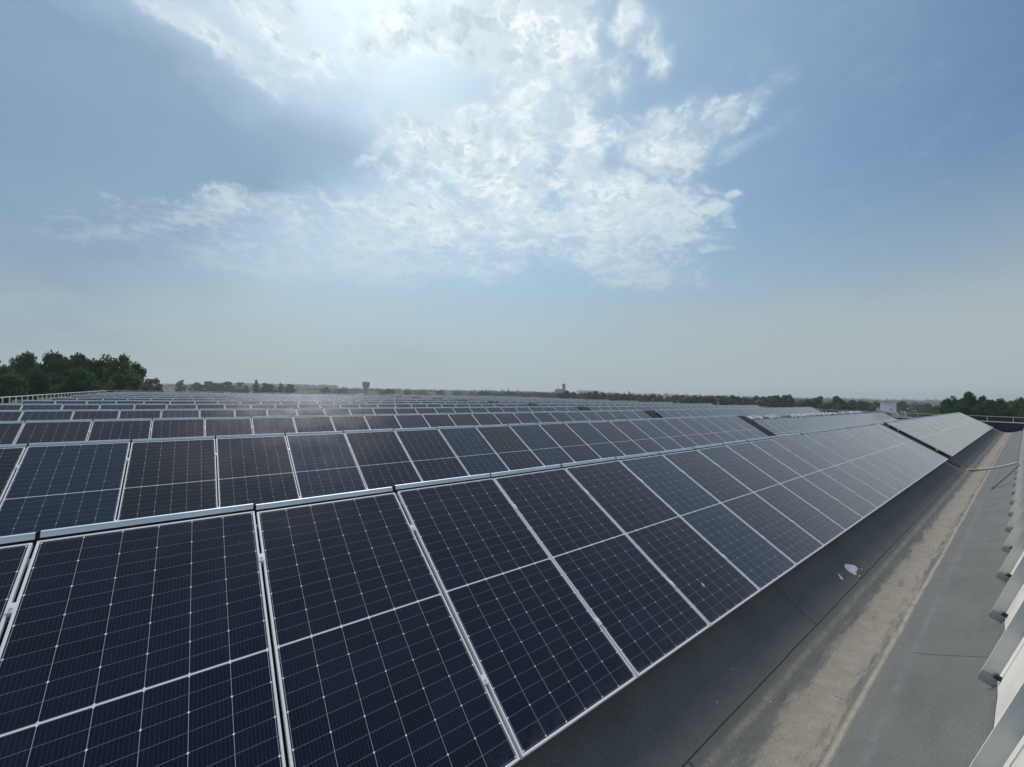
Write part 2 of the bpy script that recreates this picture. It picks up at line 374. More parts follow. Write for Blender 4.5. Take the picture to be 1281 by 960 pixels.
    fl = t.new('ShaderNodeTexVoronoi'); t.put(fl.inputs['Vector'], P); fl.inputs['Scale'].default_value = 5.5
    c = t.mix(t.rng(fl.outputs['Distance'], 0.05, 0.03), c, (0.46, 0.44, 0.40))
    c = t.vec('SCALE', c, scale=t.rng(n_gr, 0.3, 0.7, 0.74, 1.26, smooth=False))
    t.put(b.inputs['Base Color'], c); b.inputs['Roughness'].default_value = 0.82
    b.inputs['Specular IOR Level'].default_value = 0.35
    h = t.math('ADD', t.math('MULTIPLY', t.math('ADD', n_hi, n_gr), 0.4), t.math('MULTIPLY', n_mid, 1.2))
    h = t.math('ADD', h, t.math('ADD', t.math('MULTIPLY', s, -1.5), t.math('MULTIPLY', t.math('ADD', line1, line2), 1.0)))
    bp = t.new('ShaderNodeBump'); bp.inputs['Strength'].default_value = 0.7; bp.inputs['Distance'].default_value = 0.008
    t.put(bp.inputs['Height'], h); t.l.new(bp.outputs[0], b.inputs['Normal'])
    return m
M['bitumen'] = bitumen()

def white_sheet():
    m, t, b, o = mat('white_translucent_sheet')
    P = t.new('ShaderNodeTexCoord').outputs['Object']
    c = t.mix(t.rng(t.noise(P, 2.0, 5, 0.6), 0.3, 0.7), (0.60, 0.59, 0.55), (0.72, 0.71, 0.67))
    st = t.rng(t.noise(t.vec('MULTIPLY', P, (4.0, 1.0, 1.2)), 2.2, 5, 0.7), 0.60, 0.72)
    c = t.mix(t.math('MULTIPLY', st, 0.5), c, (0.46, 0.36, 0.25))
    t.put(b.inputs['Base Color'], c); b.inputs['Roughness'].default_value = 0.55
    return m
M['sheet'] = white_sheet()

def foliage(name, c0, c1, c2):
    m, t, b, o = mat(name)
    at = t.new('ShaderNodeAttribute', attribute_name='tint').outputs['Fac']
    oi = t.new('ShaderNodeObjectInfo').outputs['Random']
    c = t.mix(t.rng(at, 0.0, 1.0, smooth=False), c0, c1)
    c = t.mix(t.math('MULTIPLY', t.rng(oi, 0.4, 1.0), 0.6), c, c2)
    tr = t.new('ShaderNodeBsdfTranslucent'); df = t.new('ShaderNodeBsdfDiffuse'); mx = t.new('ShaderNodeMixShader')
    t.put(tr.inputs['Color'], c); t.put(df.inputs['Color'], c); mx.inputs[0].default_value = 0.42
    t.l.new(df.outputs[0], mx.inputs[1]); t.l.new(tr.outputs[0], mx.inputs[2]); t.l.new(mx.outputs[0], o.inputs[0])
    return m
M['leaf_dark'] = foliage('dark_leaves', (0.020, 0.070, 0.030), (0.055, 0.140, 0.045), (0.036, 0.115, 0.036))
M['leaf_mid'] = foliage('mid_leaves', (0.055, 0.105, 0.035), (0.115, 0.180, 0.060), (0.120, 0.165, 0.050))
M['leaf_blue'] = foliage('bluish_leaves', (0.034, 0.070, 0.042), (0.070, 0.120, 0.062), (0.052, 0.100, 0.050))

# ------------------------------------------------------------------ ground
GZ = -9.0
def ground_mat():
    m, t, b, o = mat('fields')
    P = t.new('ShaderNodeTexCoord').outputs['Object']
    vo = t.new('ShaderNodeTexVoronoi'); t.put(vo.inputs['Vector'], t.vec('MULTIPLY', P, (1.0, 1.7, 1.0))); vo.inputs['Scale'].default_value = 0.006
    k = t.sep(vo.outputs['Color'])[0]
    c = t.mix(t.rng(k, 0.3, 0.5), (0.06, 0.085, 0.035), (0.10, 0.12, 0.05))
    c = t.mix(t.rng(k, 0.62, 0.7), c, (0.22, 0.19, 0.12))
    c = t.mix(t.math('MULTIPLY', t.noise(P, 0.2, 6, 0.6), 0.4), c, (0.09, 0.09, 0.05))
    t.put(b.inputs['Base Color'], c); b.inputs['Roughness'].default_value = 0.95
    return m
g = MB(); G = 6000.0; NG = 24
for i in range(NG):
    for j in range(NG):
        x0, x1 = -G + 2 * G * i / NG, -G + 2 * G * (i + 1) / NG; y0, y1 = -G + 2 * G * j / NG, -G + 2 * G * (j + 1) / NG
        g.face([(x0, y0, GZ), (x1, y0, GZ), (x1, y1, GZ), (x0, y1, GZ)])
tag(g.build('ground', ground_mat()), kind='structure')

# ------------------------------------------------------------------ the factory building
XL, XR = -7.45, 57.95
YF, YB = -9.38, 65.2
bld = empty('factory_building', (0, 0, GZ))
tag(bld, 'long low factory building with a grey bitumen sawtooth roof carrying the solar panels', 'building')
def bpart(mb, name, mats, smooth=False, parent=None):
    return mb.build(name, mats, parent or bld, smooth, loc=(0, 0, 0 if parent else -GZ))
PROF = [(-3.79, -.85), (-3.735, -1.01), (-3.68, -1.18), (-3.63, -1.33), (-3.54, -1.368), (-3.42, -1.42), (-3.29, -1.475), (-3.17, -1.525), (-3.06, -1.565),
        (-2.95, -1.600), (-2.85, -1.628), (-2.76, -1.645), (-2.67, -1.652), (-2.57, -1.650), (-2.47, -1.635), (-2.37, -1.605), (-2.27, -1.555),
        (-2.17, -1.495), (-2.05, -1.417), (-1.9, -1.322), (-1.6, -1.14), (-1.1, -.838), (-.5, -.477), (.02, -.165), (.10, -.125), (.17, -.135), (.5, -.28), (1.1, -.545)]
def roof_z(y):
    q = (y + 3.79) % D - 3.79
    pr = PROF + [(PROF[0][0] + D, PROF[0][1])]
    for (a, za), (b, zb) in zip(pr, pr[1:]):
        if a <= q <= b: return za + (zb - za) * (q - a) / (b - a)
    return -1.3
mb = MB()
for k in range(-1, 12):
    nx = 220 if k == 0 else 44
    ys = [(q + k * D, z) for q, z in PROF] + [(PROF[0][0] + (k + 1) * D, PROF[0][1])]
    if k == 11: ys = [p for p in ys if p[0] <= YB]
    b0 = len(mb.v)
    for i in range(nx + 1):
        x = XL + (XR - XL) * i / nx
        for j, (y, z) in enumerate(ys):
            w = 0.010 * noise.noise(Vector((x * 1.3, y * 1.7, 0))) if 3 < j < 26 else 0
            mb.v.append((x, y, z + w))
    n = len(ys)
    for i in range(nx):
        for j in range(n - 1):
            a = b0 + i * n + j; mb.f.append((a, a + n, a + n + 1, a + 1)); mb.mi.append(0)
roof = bpart(mb, 'roof', M['bitumen'], smooth=True)
# gable ends of the sawtooth, walls below
for X, s in ((XL, -1), (XR, 1)):
    mb = MB()
    for k in range(-1, 12):
        ys = [(q + k * D, z) for q, z in PROF] + [(PROF[0][0] + (k + 1) * D, PROF[0][1])]
        if k == 11: ys = [p for p in ys if p[0] <= YB]
        for (a, za), (b, zb) in zip(ys, ys[1:]):
            mb.face([(X, a, -2.2), (X, b, -2.2), (X, b, zb), (X, a, za)])
    bpart(mb, 'gable_end', M['bitumen'])
# parapets with metal coping
mb = MB(); mb.box(XR + .003, XR + .25, YF, YB + .25, GZ, -.80); mb.box(XL - .25, XL - .003, YF, YB + .25, GZ, -.80)
mb.box(XL - .002, XR + .002, YB + .003, YB + .25, GZ, -.30); mb.box(XL - .002, XR + .002, YF - .25, YF, GZ, -.86)
bpart(mb, 'parapet_wall', M['facade'])
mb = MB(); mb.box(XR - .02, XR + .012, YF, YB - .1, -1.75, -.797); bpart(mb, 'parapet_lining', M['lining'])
for n_, bx in (('coping', (XR - .06, XR + .30, YF, YB + .3, -.795, -.735)), ('coping', (XL - .30, XL + .05, YF, YB + .3, -.795, -.735)),
               ('coping', (XL + .06, XR - .07, YB - .05, YB + .3, -.295, -.24))):
    mb = MB(); mb.box(*bx); bpart(mb, n_, M['coping'])
# upstand of white sheet behind each ridge: only the nearest one shows
FA = math.atan2(.48, .16)
mb = MB(); mb2 = MB(); mb3 = MB()
ny = Vector((0, math.sin(FA), math.cos(FA)))              # out of the face, towards +Y and up
N = 260
for i in range(N):
    x0, x1 = XL + .1 + (XR - XL - .3) * i / N, XL + .1 + (XR - XL - .3) * (i + 1) / N
    for (t0, o0, t1, o1) in ((0.01, .014, .99, .014),):
        def P(x, t, o): return Vector((x, -3.63 - .16 * t, -1.33 + .48 * t)) + ny * o
        mb.face([P(x0, t0, o0), P(x1, t0, o0), P(x1, t1, o1), P(x0, t1, o1)])
    def H(x): return 0.05 + 0.22 * abs(noise.noise(Vector((x * 1.5, 3.1, 0)))) + 0.06 * noise.noise(Vector((x * 6.3, 9, 0)))
    def P(x, t, o): return Vector((x, -3.63 - .16 * t, -1.33 + .48 * t)) + ny * o
    mb2.face([P(x0, -.04, .03), P(x1, -.04, .03), P(x1, H(x1), .018), P(x0, H(x0), .018)])
bpart(mb, 'upstand_sheet', M['sheet']); bpart(mb2, 'membrane_upturn', M['bitumen'], smooth=True)
mb = MB(); mb.box(XL + .1, XR - .2, -4.02, -3.768, -.845, -.825); mb.box(XL + .1, XR - .2, -3.785, -3.768, -.89, -.845)
bpart(mb, 'upstand_cap', M['strip'])
# fins standing on the face of the upstand
FD = .115
fin = MB()
along = Vector((0, -math.cos(FA), math.sin(FA)))
def Q(t, o, x): return Vector((x, -3.63, -1.33)) + along * t + ny * o
def slab(mbx, t0, t1, o0, o1, x0, x1, mi=0, cut=0.0):
    c = [Q(t0 + cut, o0, x0), Q(t0, o1, x0), Q(t1, o1, x0), Q(t1, o0, x0), Q(t0 + cut, o0, x1), Q(t0, o1, x1), Q(t1, o1, x1), Q(t1, o0, x1)]
    b = len(mbx.v); mbx.v += [tuple(p) for p in c]
    for q_ in ((0, 1, 2, 3), (4, 7, 6, 5), (0, 4, 5, 1), (1, 5, 6, 2), (2, 6, 7, 3), (3, 7, 4, 0)):
        mbx.f.append(tuple(b + i for i in q_)); mbx.mi.append(mi)
slab(fin, .085, .86, .030, FD, 0, .004); slab(fin, .05, .86, FD, FD + .004, 0, .014)
fin_me = fin.mesh('upstand_fin', M['finmetal'])
ft = MB(); slab(ft, -.015, .082, .022, FD + .002, -.004, -.001); ft_me = ft.mesh('fin_foot', M['footmetal'])
rv_me = []
for tt, oo in ((.01, .04), (.06, .04), (.01, FD - .02), (.06, FD - .02)):
    rv = MB(); p = Q(tt, oo, 0); rv.tube([p + Vector((-.0085, 0, 0)), p + Vector((-.0035, 0, 0))], .006, 8); rv_me.append(rv.mesh('rivet', M['rivet']))
pl = MB(); p = Q(.092, .004, -.024); pl.tube([p, p + ny * .012, p + ny * .046, p + ny * .05], [.012, .021, .021, .016], 14); pl_me = pl.mesh('rubber_cap', M['black'], smooth=False)
X0 = 2.77; i = 0
while X0 + 1.575 * i < XR - .8:
    x = X0 + 1.575 * i + .035 * noise.noise(Vector((i * 3.7, 1.1, 0)))
    f = link('upstand_fin', fin_me, bld, (x, 0, -GZ))
    link('fin_foot', ft_me, f); link('rubber_cap', pl_me, f)
    if i < 6:
        for r_ in rv_me: link('rivet', r_, f)
    i += 1
# expansion joint: raised kerb across the roof
JX0, JX1 = 23.35, 24.15
for k in range(0, 12):
    mb = MB()
    pts = [(q + k * D, z) for q, z in PROF if -2.2 < q]
    for (a, za), (b, zb) in zip(pts, pts[1:]):
        ha_, hb_ = [.025 + .075 * min(1, max(0, (q_ - k * D + 2.2) / .7)) for q_ in (a, b)]
        for x0, x1 in ((JX0, JX1),):
            mb.face([(x0, a, za + ha_), (x1, a, za + ha_), (x1, b, zb + hb_), (x0, b, zb + hb_)])
            mb.face([(x0, a, za - .02), (x0, b, zb - .02), (x0, b, zb + hb_), (x0, a, za + ha_)])
            mb.face([(x1, a, za - .02), (x1, b, zb - .02), (x1, b, zb + hb_), (x1, a, za + ha_)])
    a, za = pts[0]; mb.face([(JX0, a, za - .02), (JX1, a, za - .02), (JX1, a, za + .025), (JX0, a, za + .025)])
    bpart(mb, 'expansion_joint', M['gap_dark'])

# ------------------------------------------------------------------ solar panels
def ring_frame():
    mb = MB(); w = PW / 2
    lv = [(0, -.035), (0, -.0012), (.0012, 0), (.0105, 0), (.0112, -.0026), (.0112, -.008)]
    rings = []
    for ins, z in lv:
        b = len(mb.v); rings.append(b)
        mb.v += [(-w + ins, ins, z), (w - ins, ins, z), (w - ins, PL - ins, z), (-w + ins, PL - ins, z)]
    for a, b in zip(rings, rings[1:]):
        for k in range(4): mb.f.append((a + k, a + (k + 1) % 4, b + (k + 1) % 4, b + k)); mb.mi.append(0)
    b = len(mb.v); a = rings[0]; ins = .03
    mb.v += [(-w + ins, ins, -.035), (w - ins, ins, -.035), (w - ins, PL - ins, -.035), (-w + ins, PL - ins, -.035)]
    for k in range(4): mb.f.append((b + k, b + (k + 1) % 4, a + (k + 1) % 4, a + k)); mb.mi.append(0)
    return mb
def glass_mb(mb=None, mi=0):
    mb = mb or MB(); w = PW / 2; e = .0108
    mb.face([(-w + e, e, -.0022), (w - e, e, -.0022), (w - e, PL - e, -.0022), (-w + e, PL - e, -.0022)], mi, [(e, e), (PW - e, e), (PW - e, PL - e), (e, PL - e)])
    mb.face([(-w + e, e, -.007), (-w + e, PL - e, -.007), (w - e, PL - e, -.007), (w - e, e, -.007)], mi, [(0, 0)] * 4)
    return mb
def loc_yz(dy, dz): return PL + dy * CT + dz * ST, -dy * ST + dz * CT      # world offset from the top edge -> panel axes
def strip_mb(mb=None, mi=0, mi2=1):
    mb = mb or MB(); w = PITCH / 2 - .011
    pr = [(.052, .004), (.059, .040), (.080, .041), (.120, -.03)]
    for (a, za), (b, zb) in zip(pr, pr[1:]):
        ya, ha = loc_yz(a, za); yb, hb = loc_yz(b, zb)
        mb.face([(-w, ya, ha), (w, ya, ha), (w, yb, hb), (-w, yb, hb)], mi)
    ya, ha = loc_yz(.052, .004); yb, hb = loc_yz(.056, .001); mb.face([(-w, ya, ha), (-w, yb, hb), (w, yb, hb), (w, ya, ha)], mi)
    # web below, its near-black colour painting the shaded gap, and joint plate
    ya, ha = loc_yz(.078, -.12); yb, hb = loc_yz(.078, .038); mb.face([(-w - .01, ya, ha), (w + .01, ya, ha), (w + .01, yb, hb), (-w - .01, yb, hb)], mi2)
    return mb
def clamp_mb(y):
    mb = MB(); x = PITCH / 2
    mb.box(x - .020, x + .020, y - .03, y + .03, .0006, .0045); mb.box(x - .009, x + .009, y - .03, y + .03, -.03, .0006)
    mb.tube([(x, y, .0045), (x, y, .011)], .0085, 6)
    return mb
fr_me = ring_frame().mesh('frame', M['frame']); gl_me = glass_mb().mesh('solar_glass', M['glass'], fix=False)
st_me = strip_mb().mesh('ridge_strip', [M['strip'], M['gap_dark']], fix=False)
cl_me = [clamp_mb(y).mesh('clamp', M['frame']) for y in (.46, 1.80)]
fm = ring_frame(); glass_mb(fm, 1); strip_mb(fm, 2, 3)
far_me = fm.mesh('solar_panel', [M['frame'], M['glass'], M['strip'], M['gap_dark']], fix=False)

SHEAR = -.020
NA, NB, XB = 25, 27, 24.40          # panels left of the joint, right of the joint, where the right part begins
panels = []
def project(p):
    d = p - CAM; zf = d.dot(FW)
    if zf < .1: return None
    return (640.5 + FPX * d.dot(RT) / zf, 480 - FPX * d.dot(UP) / zf)
for k in range(12):
    # how much of the slope shows over the ridge in front
    s_vis = PL
    if k > 0:
        yr, zr = (k - 1) * D + .08, .05
        dy, dz = yr - CAM.y, zr - CAM.z
        # CAM + t*(dy,dz) meets y = kD - CT*s, z = -ST*s
        A = np.array([[dy, CT], [dz, ST]]); tt, ss = np.linalg.solve(A, np.array([k * D - CAM.y, -CAM.z])); s_vis = max(.05, min(PL, ss))
    for side in 'AB':
        n = NA if side == 'A' else NB
        for i in range(n):
            x = (20 - i - .5) * PITCH + SHEAR * k if side == 'A' else XB + (i + .5) * PITCH + SHEAR * k
            sl_, dn = (0.42, 0.06) if (side == 'B' and k == 1) else (0, 0)
            top = Vector((x, k * D - CT * sl_ + ST * dn, -ST * sl_ - CT * dn))
            vis = s_vis - sl_
            q4 = []
            for dx, s_ in ((-PW / 2, 0), (PW / 2, 0), (PW / 2, vis), (-PW / 2, vis)):
                pp = project(top + Vector((dx, -CT * s_, -ST * s_)))
                q4.append(pp)
            area = 0
            if all(q4):
                uu = [min(max(p[0], 0), IW) for p in q4]; vv = [min(max(p[1], 0), IH) for p in q4]
                area = abs(sum(uu[a] * vv[(a + 1) % 4] - uu[(a + 1) % 4] * vv[a] for a in range(4))) / 2
            elif k == 0 and x > -1.5: area = 5000
            panels.append([area, k, side, i, top])
panels.sort(key=lambda p: -p[0])
chosen = [p for p in panels[:300] if p[0] > 0]; rest = [p for p in panels if p not in chosen and (p[0] > 0 or p[1] > 0 or p[4].x > -3.5)]
chosen.sort(key=lambda p: (p[1], p[2], -p[3] if p[2] == 'A' else p[3]))
cnt = {}
rr = random.Random(5)
for area, k, side, i, top in chosen:
    key = (k, side); cnt[key] = cnt.get(key, 0) + 1; n = cnt[key]
    row = 'front row' if k == 0 else ORD[k + 1] + ' row'
    if side == 'A': lab = f'dark solar panel in the {row}, {ORD[n]} from the left edge of the picture'
    else: lab = f'dark solar panel in the {row}, {ORD[n]} beyond the dark gap'
    base = top + Vector((0, -CT * PL, -ST * PL))
    rot = (TH + R(rr.uniform(-.22, .22)), R(rr.uniform(-.15, .15)), R(rr.uniform(-.05, .05)))
    if area > 260 and not (side == 'B' and k == 1):
        o = empty('solar_panel', base, rot)
        link('frame', fr_me, o); link('solar_glass', gl_me, o); link('ridge_strip', st_me, o)
        if area > 1200:
            for c in cl_me: link('clamp', c, o)
    else:
        o = link('solar_panel', far_me, None, base, rot)
    tag(o, lab, 'solar panel', 'solar panels set in rows on the roof')
# everything smaller than those, as one field
fv = np.array([v.co[:] for v in far_me.vertices]); ff = [tuple(p.vertices) for p in far_me.polygons]; fmi = [p.material_index for p in far_me.polygons]
fuv = [tuple(d.uv) for d in far_me.uv_layers[0].data]
V, F_, MI, UV, TI = [], [], [], [], []
for area, k, side, i, top in rest:
    base = top + Vector((0, -CT * PL, -ST * PL)); mm = Matrix.Translation(base) @ Matrix.Rotation(TH + R(rr.uniform(-.3, .3)), 4, 'X') @ Matrix.Rotation(R(rr.uniform(-.2, .2)), 4, 'Y')
    a = np.array(mm.to_3x3()); vv = fv @ a.T + np.array(base)
    b = len(V); V += [tuple(p) for p in vv]; F_ += [tuple(b + q for q in f) for f in ff]; MI += fmi; UV += fuv; TI += [rr.random()] * len(ff)
me = bpy.data.meshes.new('solar_panel_field'); me.from_pydata(V, [], F_)
for m_ in far_me.materials: me.materials.append(m_)
me.polygons.foreach_set('material_index', MI); ul = me.uv_layers.new(name='UVMap'); ul.data.foreach_set('uv', [c for q in UV for c in q])
ta = me.attributes.new('tint', 'FLOAT', 'FACE'); ta.data.foreach_set('value', TI); me.update()
tag(link('solar_panel_field', me), 'far rows of small solar panels running back to the edge of the roof', 'solar panels', kind='stuff')

# support rails under the two nearest rows
for k, side, lab in ((0, 'A', 'aluminium mounting rails under the front row, glimpsed between its panels'), (0, 'B', 'aluminium mounting rails under the front row beyond the dark gap'),
                     (1, 'A', 'aluminium mounting rails under the second row, glimpsed between its panels')):
    r_ = empty('mounting_rails', (0, k * D, 0)); x0, x1 = ((-5.7, 23.2) if side == 'A' else (24.3, 55.4))
    for s_ in (.455, 1.795):
        mb = MB(); y, z = -CT * s_ + ST * .056, -ST * s_ - CT * .056
        mb.box(x0, x1, -.02, .02, -.02, .02, M=Matrix.Translation((0, y, z)) @ Matrix.Rotation(TH, 4, 'X'))
        rl = mb.build('rail', M['frame'], r_)
        mb = MB(); x = x0 + .4
        while x < x1:
            mb.box(x - .03, x + .03, -.02, .02, -.07, -.021, M=Matrix.Translation((0, y, z)) @ Matrix.Rotation(TH, 4, 'X')); x += 1.4
        ft_ = mb.build('rail_feet', M['footmetal'], r_)
    tag(r_, lab, 'rails')

# ------------------------------------------------------------------ guard rails round the roof
def guardrail(p0, p1, ztop, zbase, step, label):
    p0, p1 = Vector(p0), Vector(p1); L = (p1 - p0).length; dr = (p1 - p0).normalized()
    root = empty('guardrail', (p0.x, p0.y, zbase))
    mb = MB(); mb.tube([(0, 0, ztop - zbase), tuple(dr * L + Vector((0, 0, ztop - zbase)))], .024, 10); mb.build('top_rail', M['galv'], root, True)
    pm = MB(); pm.box(-.02, .02, -.02, .02, 0, ztop - zbase - .02); pm.box(-.05, .05, -.05, .05, 0, .008); pme = pm.mesh('post', M['galv'])
    n = int(L / step)
    for i in range(n + 1): link('post', pme, root, tuple(dr * (i * L / n)))
    tag(root, label, 'railing', 'galvanised guard rails along the roof edges')
guardrail((58.15, -6, 0), (58.15, 64.9, 0), -.28, -.735, 1.5, 'thin galvanised guard rail along the right-hand roof edge beyond the panel rows')
guardrail((-7.05, 14, 0), (-7.05, 65.0, 0), .10, -.735, 1.08, 'galvanised guard rail with many posts along the left roof edge before the dark trees')
guardrail((-7.0, 65.35, 0), (58.1, 65.35, 0), .12, -.24, 1.5, 'thin guard rail along the far back edge of the roof')

# ------------------------------------------------------------------ things on the roof
cb = empty('roof_cabinet', (57.35, 5.17, roof_z(5.17)), (0, 0, R(-22)))
zt = .76 - cb.location.z
mb = MB(); mb.box(-.28, .28, -.56, .53, .12, zt - .05); mb.build('cabinet_body', M['cabinet'], cb)
mb = MB(); mb.box(-.34, .34, -.61, .58, zt - .05, zt); mb.build('cabinet_lid', M['galv'], cb)
mb = MB(); mb.box(-.288, -.281, -.52, .49, .2, zt - .1); d_ = mb.build('door', M['cabinet'], cb)
mb = MB(); mb.box(-.31, -.289, -.45, -.33, .42, .58); mb.build('handle', M['footmetal'], d_)
for y in (-.45, .42):
    mb = MB(); mb.box(-.25, .25, y - .05, y + .05, -.35, .12); mb.build('foot', M['galv'], cb)
tag(cb, 'white metal cabinet at the right end of the roof before the guard rail', 'cabinet')

# crumpled white film along the top of the second row beyond the gap
mb = MB(); n = 230
def fz(x, j): return Vector((x, 0, 0))
grid = []
for i in range(n + 1):
    x = 24.2 + 24.0 * i / n; rowp = []
    for j in range(7):
        s_ = -.05 + .36 * j / 6 * (.65 + .6 * abs(noise.noise(Vector((x * 1.4, 1.7, 0)))))
        h = .05 + .07 * noise.noise(Vector((x * 3.1, j * .7, 2.0))) + .05 * noise.noise(Vector((x * 9, j * 1.9, 5.0)))
        y = D - CT * s_; z = -ST * max(s_, 0) - .10 + max(h, .0)
        rowp.append((x, y, z))
    grid.append(rowp)
for i in range(n):
    if noise.noise(Vector((grid[i][0][0] * .9, 4.4, 0))) < -.28: continue
    for j in range(6): mb.face([grid[i][j], grid[i + 1][j], grid[i + 1][j + 1], grid[i][j + 1]])
tag(mb.build('protective_film', M['film']), 'crumpled white protective film lying along the top of the second row beyond the gap', 'plastic film')

# torn white scraps and hose on the bitumen
def on_roof(u, v):
    d = bearing(u, v); t_ = 0.5
    while t_ < 80:
        p = CAM + d * t_
        if p.z < roof_z(p.y): return p
        t_ += .004
    return CAM + d * 80
def scrap(name, outline, label):
    pts = [on_roof(u, v) for u, v in outline]; c = sum(pts, Vector()) / len(pts)
    mb = MB(); nrm = Vector((0, -ST, CT))
    rings = []
    for f_, h in ((1.0, .004), (.97, .012), (.6, .020), (.25, .014)):
        b = len(mb.v); rings.append(b)
        mb.v += [tuple((p - c) * f_ + Vector((0, 0, h + (.006 * noise.noise(p * 37) if f_ < .99 else 0)))) for p in pts]
    k = len(pts)
    for a, b in zip(rings, rings[1:]):
        for i in range(k): mb.f.append((a + i, a + (i + 1) % k, b + (i + 1) % k, b + i)); mb.mi.append(0)
    mb.f.append(tuple(rings[-1] + i for i in range(k))); mb.mi.append(0)
    return tag(mb.build(name, M['scrap'], loc=c), label, 'plastic scrap')
scrap('plastic_scrap', [(1056, 709.5), (1057.2, 706.2), (1059.5, 706.8), (1062, 707), (1066, 707.5), (1070, 709), (1072, 711), (1074, 712.8), (1072, 713.5), (1073, 715.5), (1071, 716.3), (1072, 721),
                        (1069, 720), (1065, 717.8), (1061, 715), (1058, 712.5)], 'torn ragged piece of white plastic lying on the dark bitumen left of the gutter')
scrap('plastic_scrap', [(1048, 719), (1049.2, 719.2), (1051, 721.5), (1053, 723.5), (1055.3, 725.8), (1054, 726.3), (1051.5, 725), (1050, 722.5)], 'small thin white sliver of plastic just below the torn piece on the bitumen')
scrap('plastic_scrap', [(1077, 713), (1078.5, 712.6), (1079, 713.6), (1077.6, 714)], 'tiny upper white crumb right of the torn piece on the bitumen')
scrap('plastic_scrap', [(1074, 721.5), (1075.6, 721), (1076.2, 722.3), (1074.6, 722.9)], 'tiny lower white crumb right of the torn piece, near the lap seam')

mb = MB(); pts = []
for u, v, h in ((1210, 588.5, .02), (1222, 588.6, .03), (1235, 587.6, .03), (1248, 586, .03), (1260, 583.6, .04), (1272, 580.8, .06), (1283, 578.5, .08), (1300, 575, .1)):
    p = on_roof(u, v); pts.append(p + Vector((0, 0, h)))
mb.tube(pts[:-2], .03, 10); tag(mb.build('conduit', M['hose'], smooth=True), 'pale grey conduit lying across the bitumen slope right of the gutter', 'pipe')
mb = MB(); a = on_roof(1240.5, 612.5) + Vector((0, 0, .01)); b = CAM + bearing(1284, 572) * ((CAM + bearing(1284, 572) - CAM).length and 21.0)
b = Vector((a.x + 2.1, -3.62, -.95)); mb.tube([a, a.lerp(b, .5) + Vector((0, 0, -.02)), b], .012, 8)
tag(mb.build('steel_rod', M['black'], smooth=True), 'thin dark rod leaning from the bitumen slope up to the white upstand', 'rod')

# ------------------------------------------------------------------ trees
def leaf_mesh(name, pts, size, tint, material, seed):
    rg = np.random.default_rng(seed); n = len(pts)
    a = rg.normal(size=(n, 3)); a /= np.linalg.norm(a, axis=1)[:, None]
    b = rg.normal(size=(n, 3)); b -= (b * a).sum(1)[:, None] * a; b /= np.linalg.norm(b, axis=1)[:, None]
    s = size * rg.uniform(.6, 1.35, n)[:, None]
    v = np.stack([pts - a * s - b * s * .25, pts + b * s * .65 - a * s * .1, pts + a * s, pts - b * s * .6 + a * s * .15], 1).reshape(-1, 3)
    me = bpy.data.meshes.new(name); me.from_pydata(v.tolist(), [], np.arange(n * 4).reshape(-1, 4).tolist())
    me.materials.append(material); at = me.attributes.new('tint', 'FLOAT', 'FACE'); at.data.foreach_set('value', tint.astype(np.float32)); me.update()
    return me
def crown_points(seed, H, W, n_cl, per, base=.22, shape='round'):
    rg = np.random.default_rng(seed); P_, T_ = [], []
    for i in range(n_cl):
        f = rg.uniform(0, 1)
        z = base + (1 - base) * f
        if shape == 'round': rad = math.sqrt(max(0, 1 - (2 * f - .85) ** 2 / 1.35)) * W / 2
        elif shape == 'cone': rad = (1 - f) ** .8 * W / 2 + .05 * W
        else: rad = (.55 + .45 * math.sin(f * 3.1)) * W / 2 * (1 - .5 * f)
        ang = rg.uniform(0, 2 * math.pi); r = rad * rg.uniform(.2, 1.0) ** .6 * rg.uniform(.78, 1.22)
        c = np.array([math.cos(ang) * r, math.sin(ang) * r, z * H * rg.uniform(.84, 1.0)])
        cr = rg.uniform(.07, .17) * (W if shape != 'cone' else W * .8) * (1.0 if shape != 'col' else 1.2)
        d = rg.normal(size=(per, 3)); d /= np.linalg.norm(d, axis=1)[:, None]
        q = c + d * cr * rg.uniform(.45, 1.08, per)[:, None] * np.array([1, 1, .75])
        P_.append(q); T_.append(np.clip(rg.normal(rg.uniform(.1, .9), .15, per), 0, 1))
    P_ = np.concatenate(P_); T_ = np.concatenate(T_); k = P_[:, 2] > .06 * H
    return P_[k], T_[k]
def trunk_mesh(seed, H, W):
    rg = random.Random(seed); mb = MB(); lean = (rg.uniform(-.3, .3), rg.uniform(-.3, .3))
    mb.tube([(0, 0, -.3), (lean[0] * .3, lean[1] * .3, H * .25), (lean[0], lean[1], H * .5), (lean[0] * 1.5, lean[1] * 1.5, H * .8)], [H * .028, H * .021, H * .014, H * .004], 8)
    for i in range(7):
        z = H * rg.uniform(.25, .65); a = rg.uniform(0, 6.28); L = W * rg.uniform(.25, .42)
        p = Vector((lean[0] * z / H, lean[1] * z / H, z)); e = p + Vector((math.cos(a) * L, math.sin(a) * L, L * rg.uniform(.5, 1.0)))
        mb.tube([p, p.lerp(e, .5) + Vector((0, 0, .1 * L)), e], [H * .010, H * .007, H * .002], 6)
    return mb.mesh('trunk', M['bark'], True)
KIND = {}
def kind(name, H, W, n_cl, per, leaf, material, seed, shape='round', base=.22):
    p, t_ = crown_points(seed, H, W, n_cl, per, base, shape)
    KIND[name] = (leaf_mesh('crown', p, leaf, t_, M[material], seed), trunk_mesh(seed, H, W), H, W)
for s_ in range(4): kind(f'big{s_}', 15, 11, 112, 190, .27, 'leaf_dark', 10 + s_)
for s_ in range(2): kind(f'green{s_}', 14, 10, 80, 190, .27, 'leaf_mid', 30 + s_, base=.1)
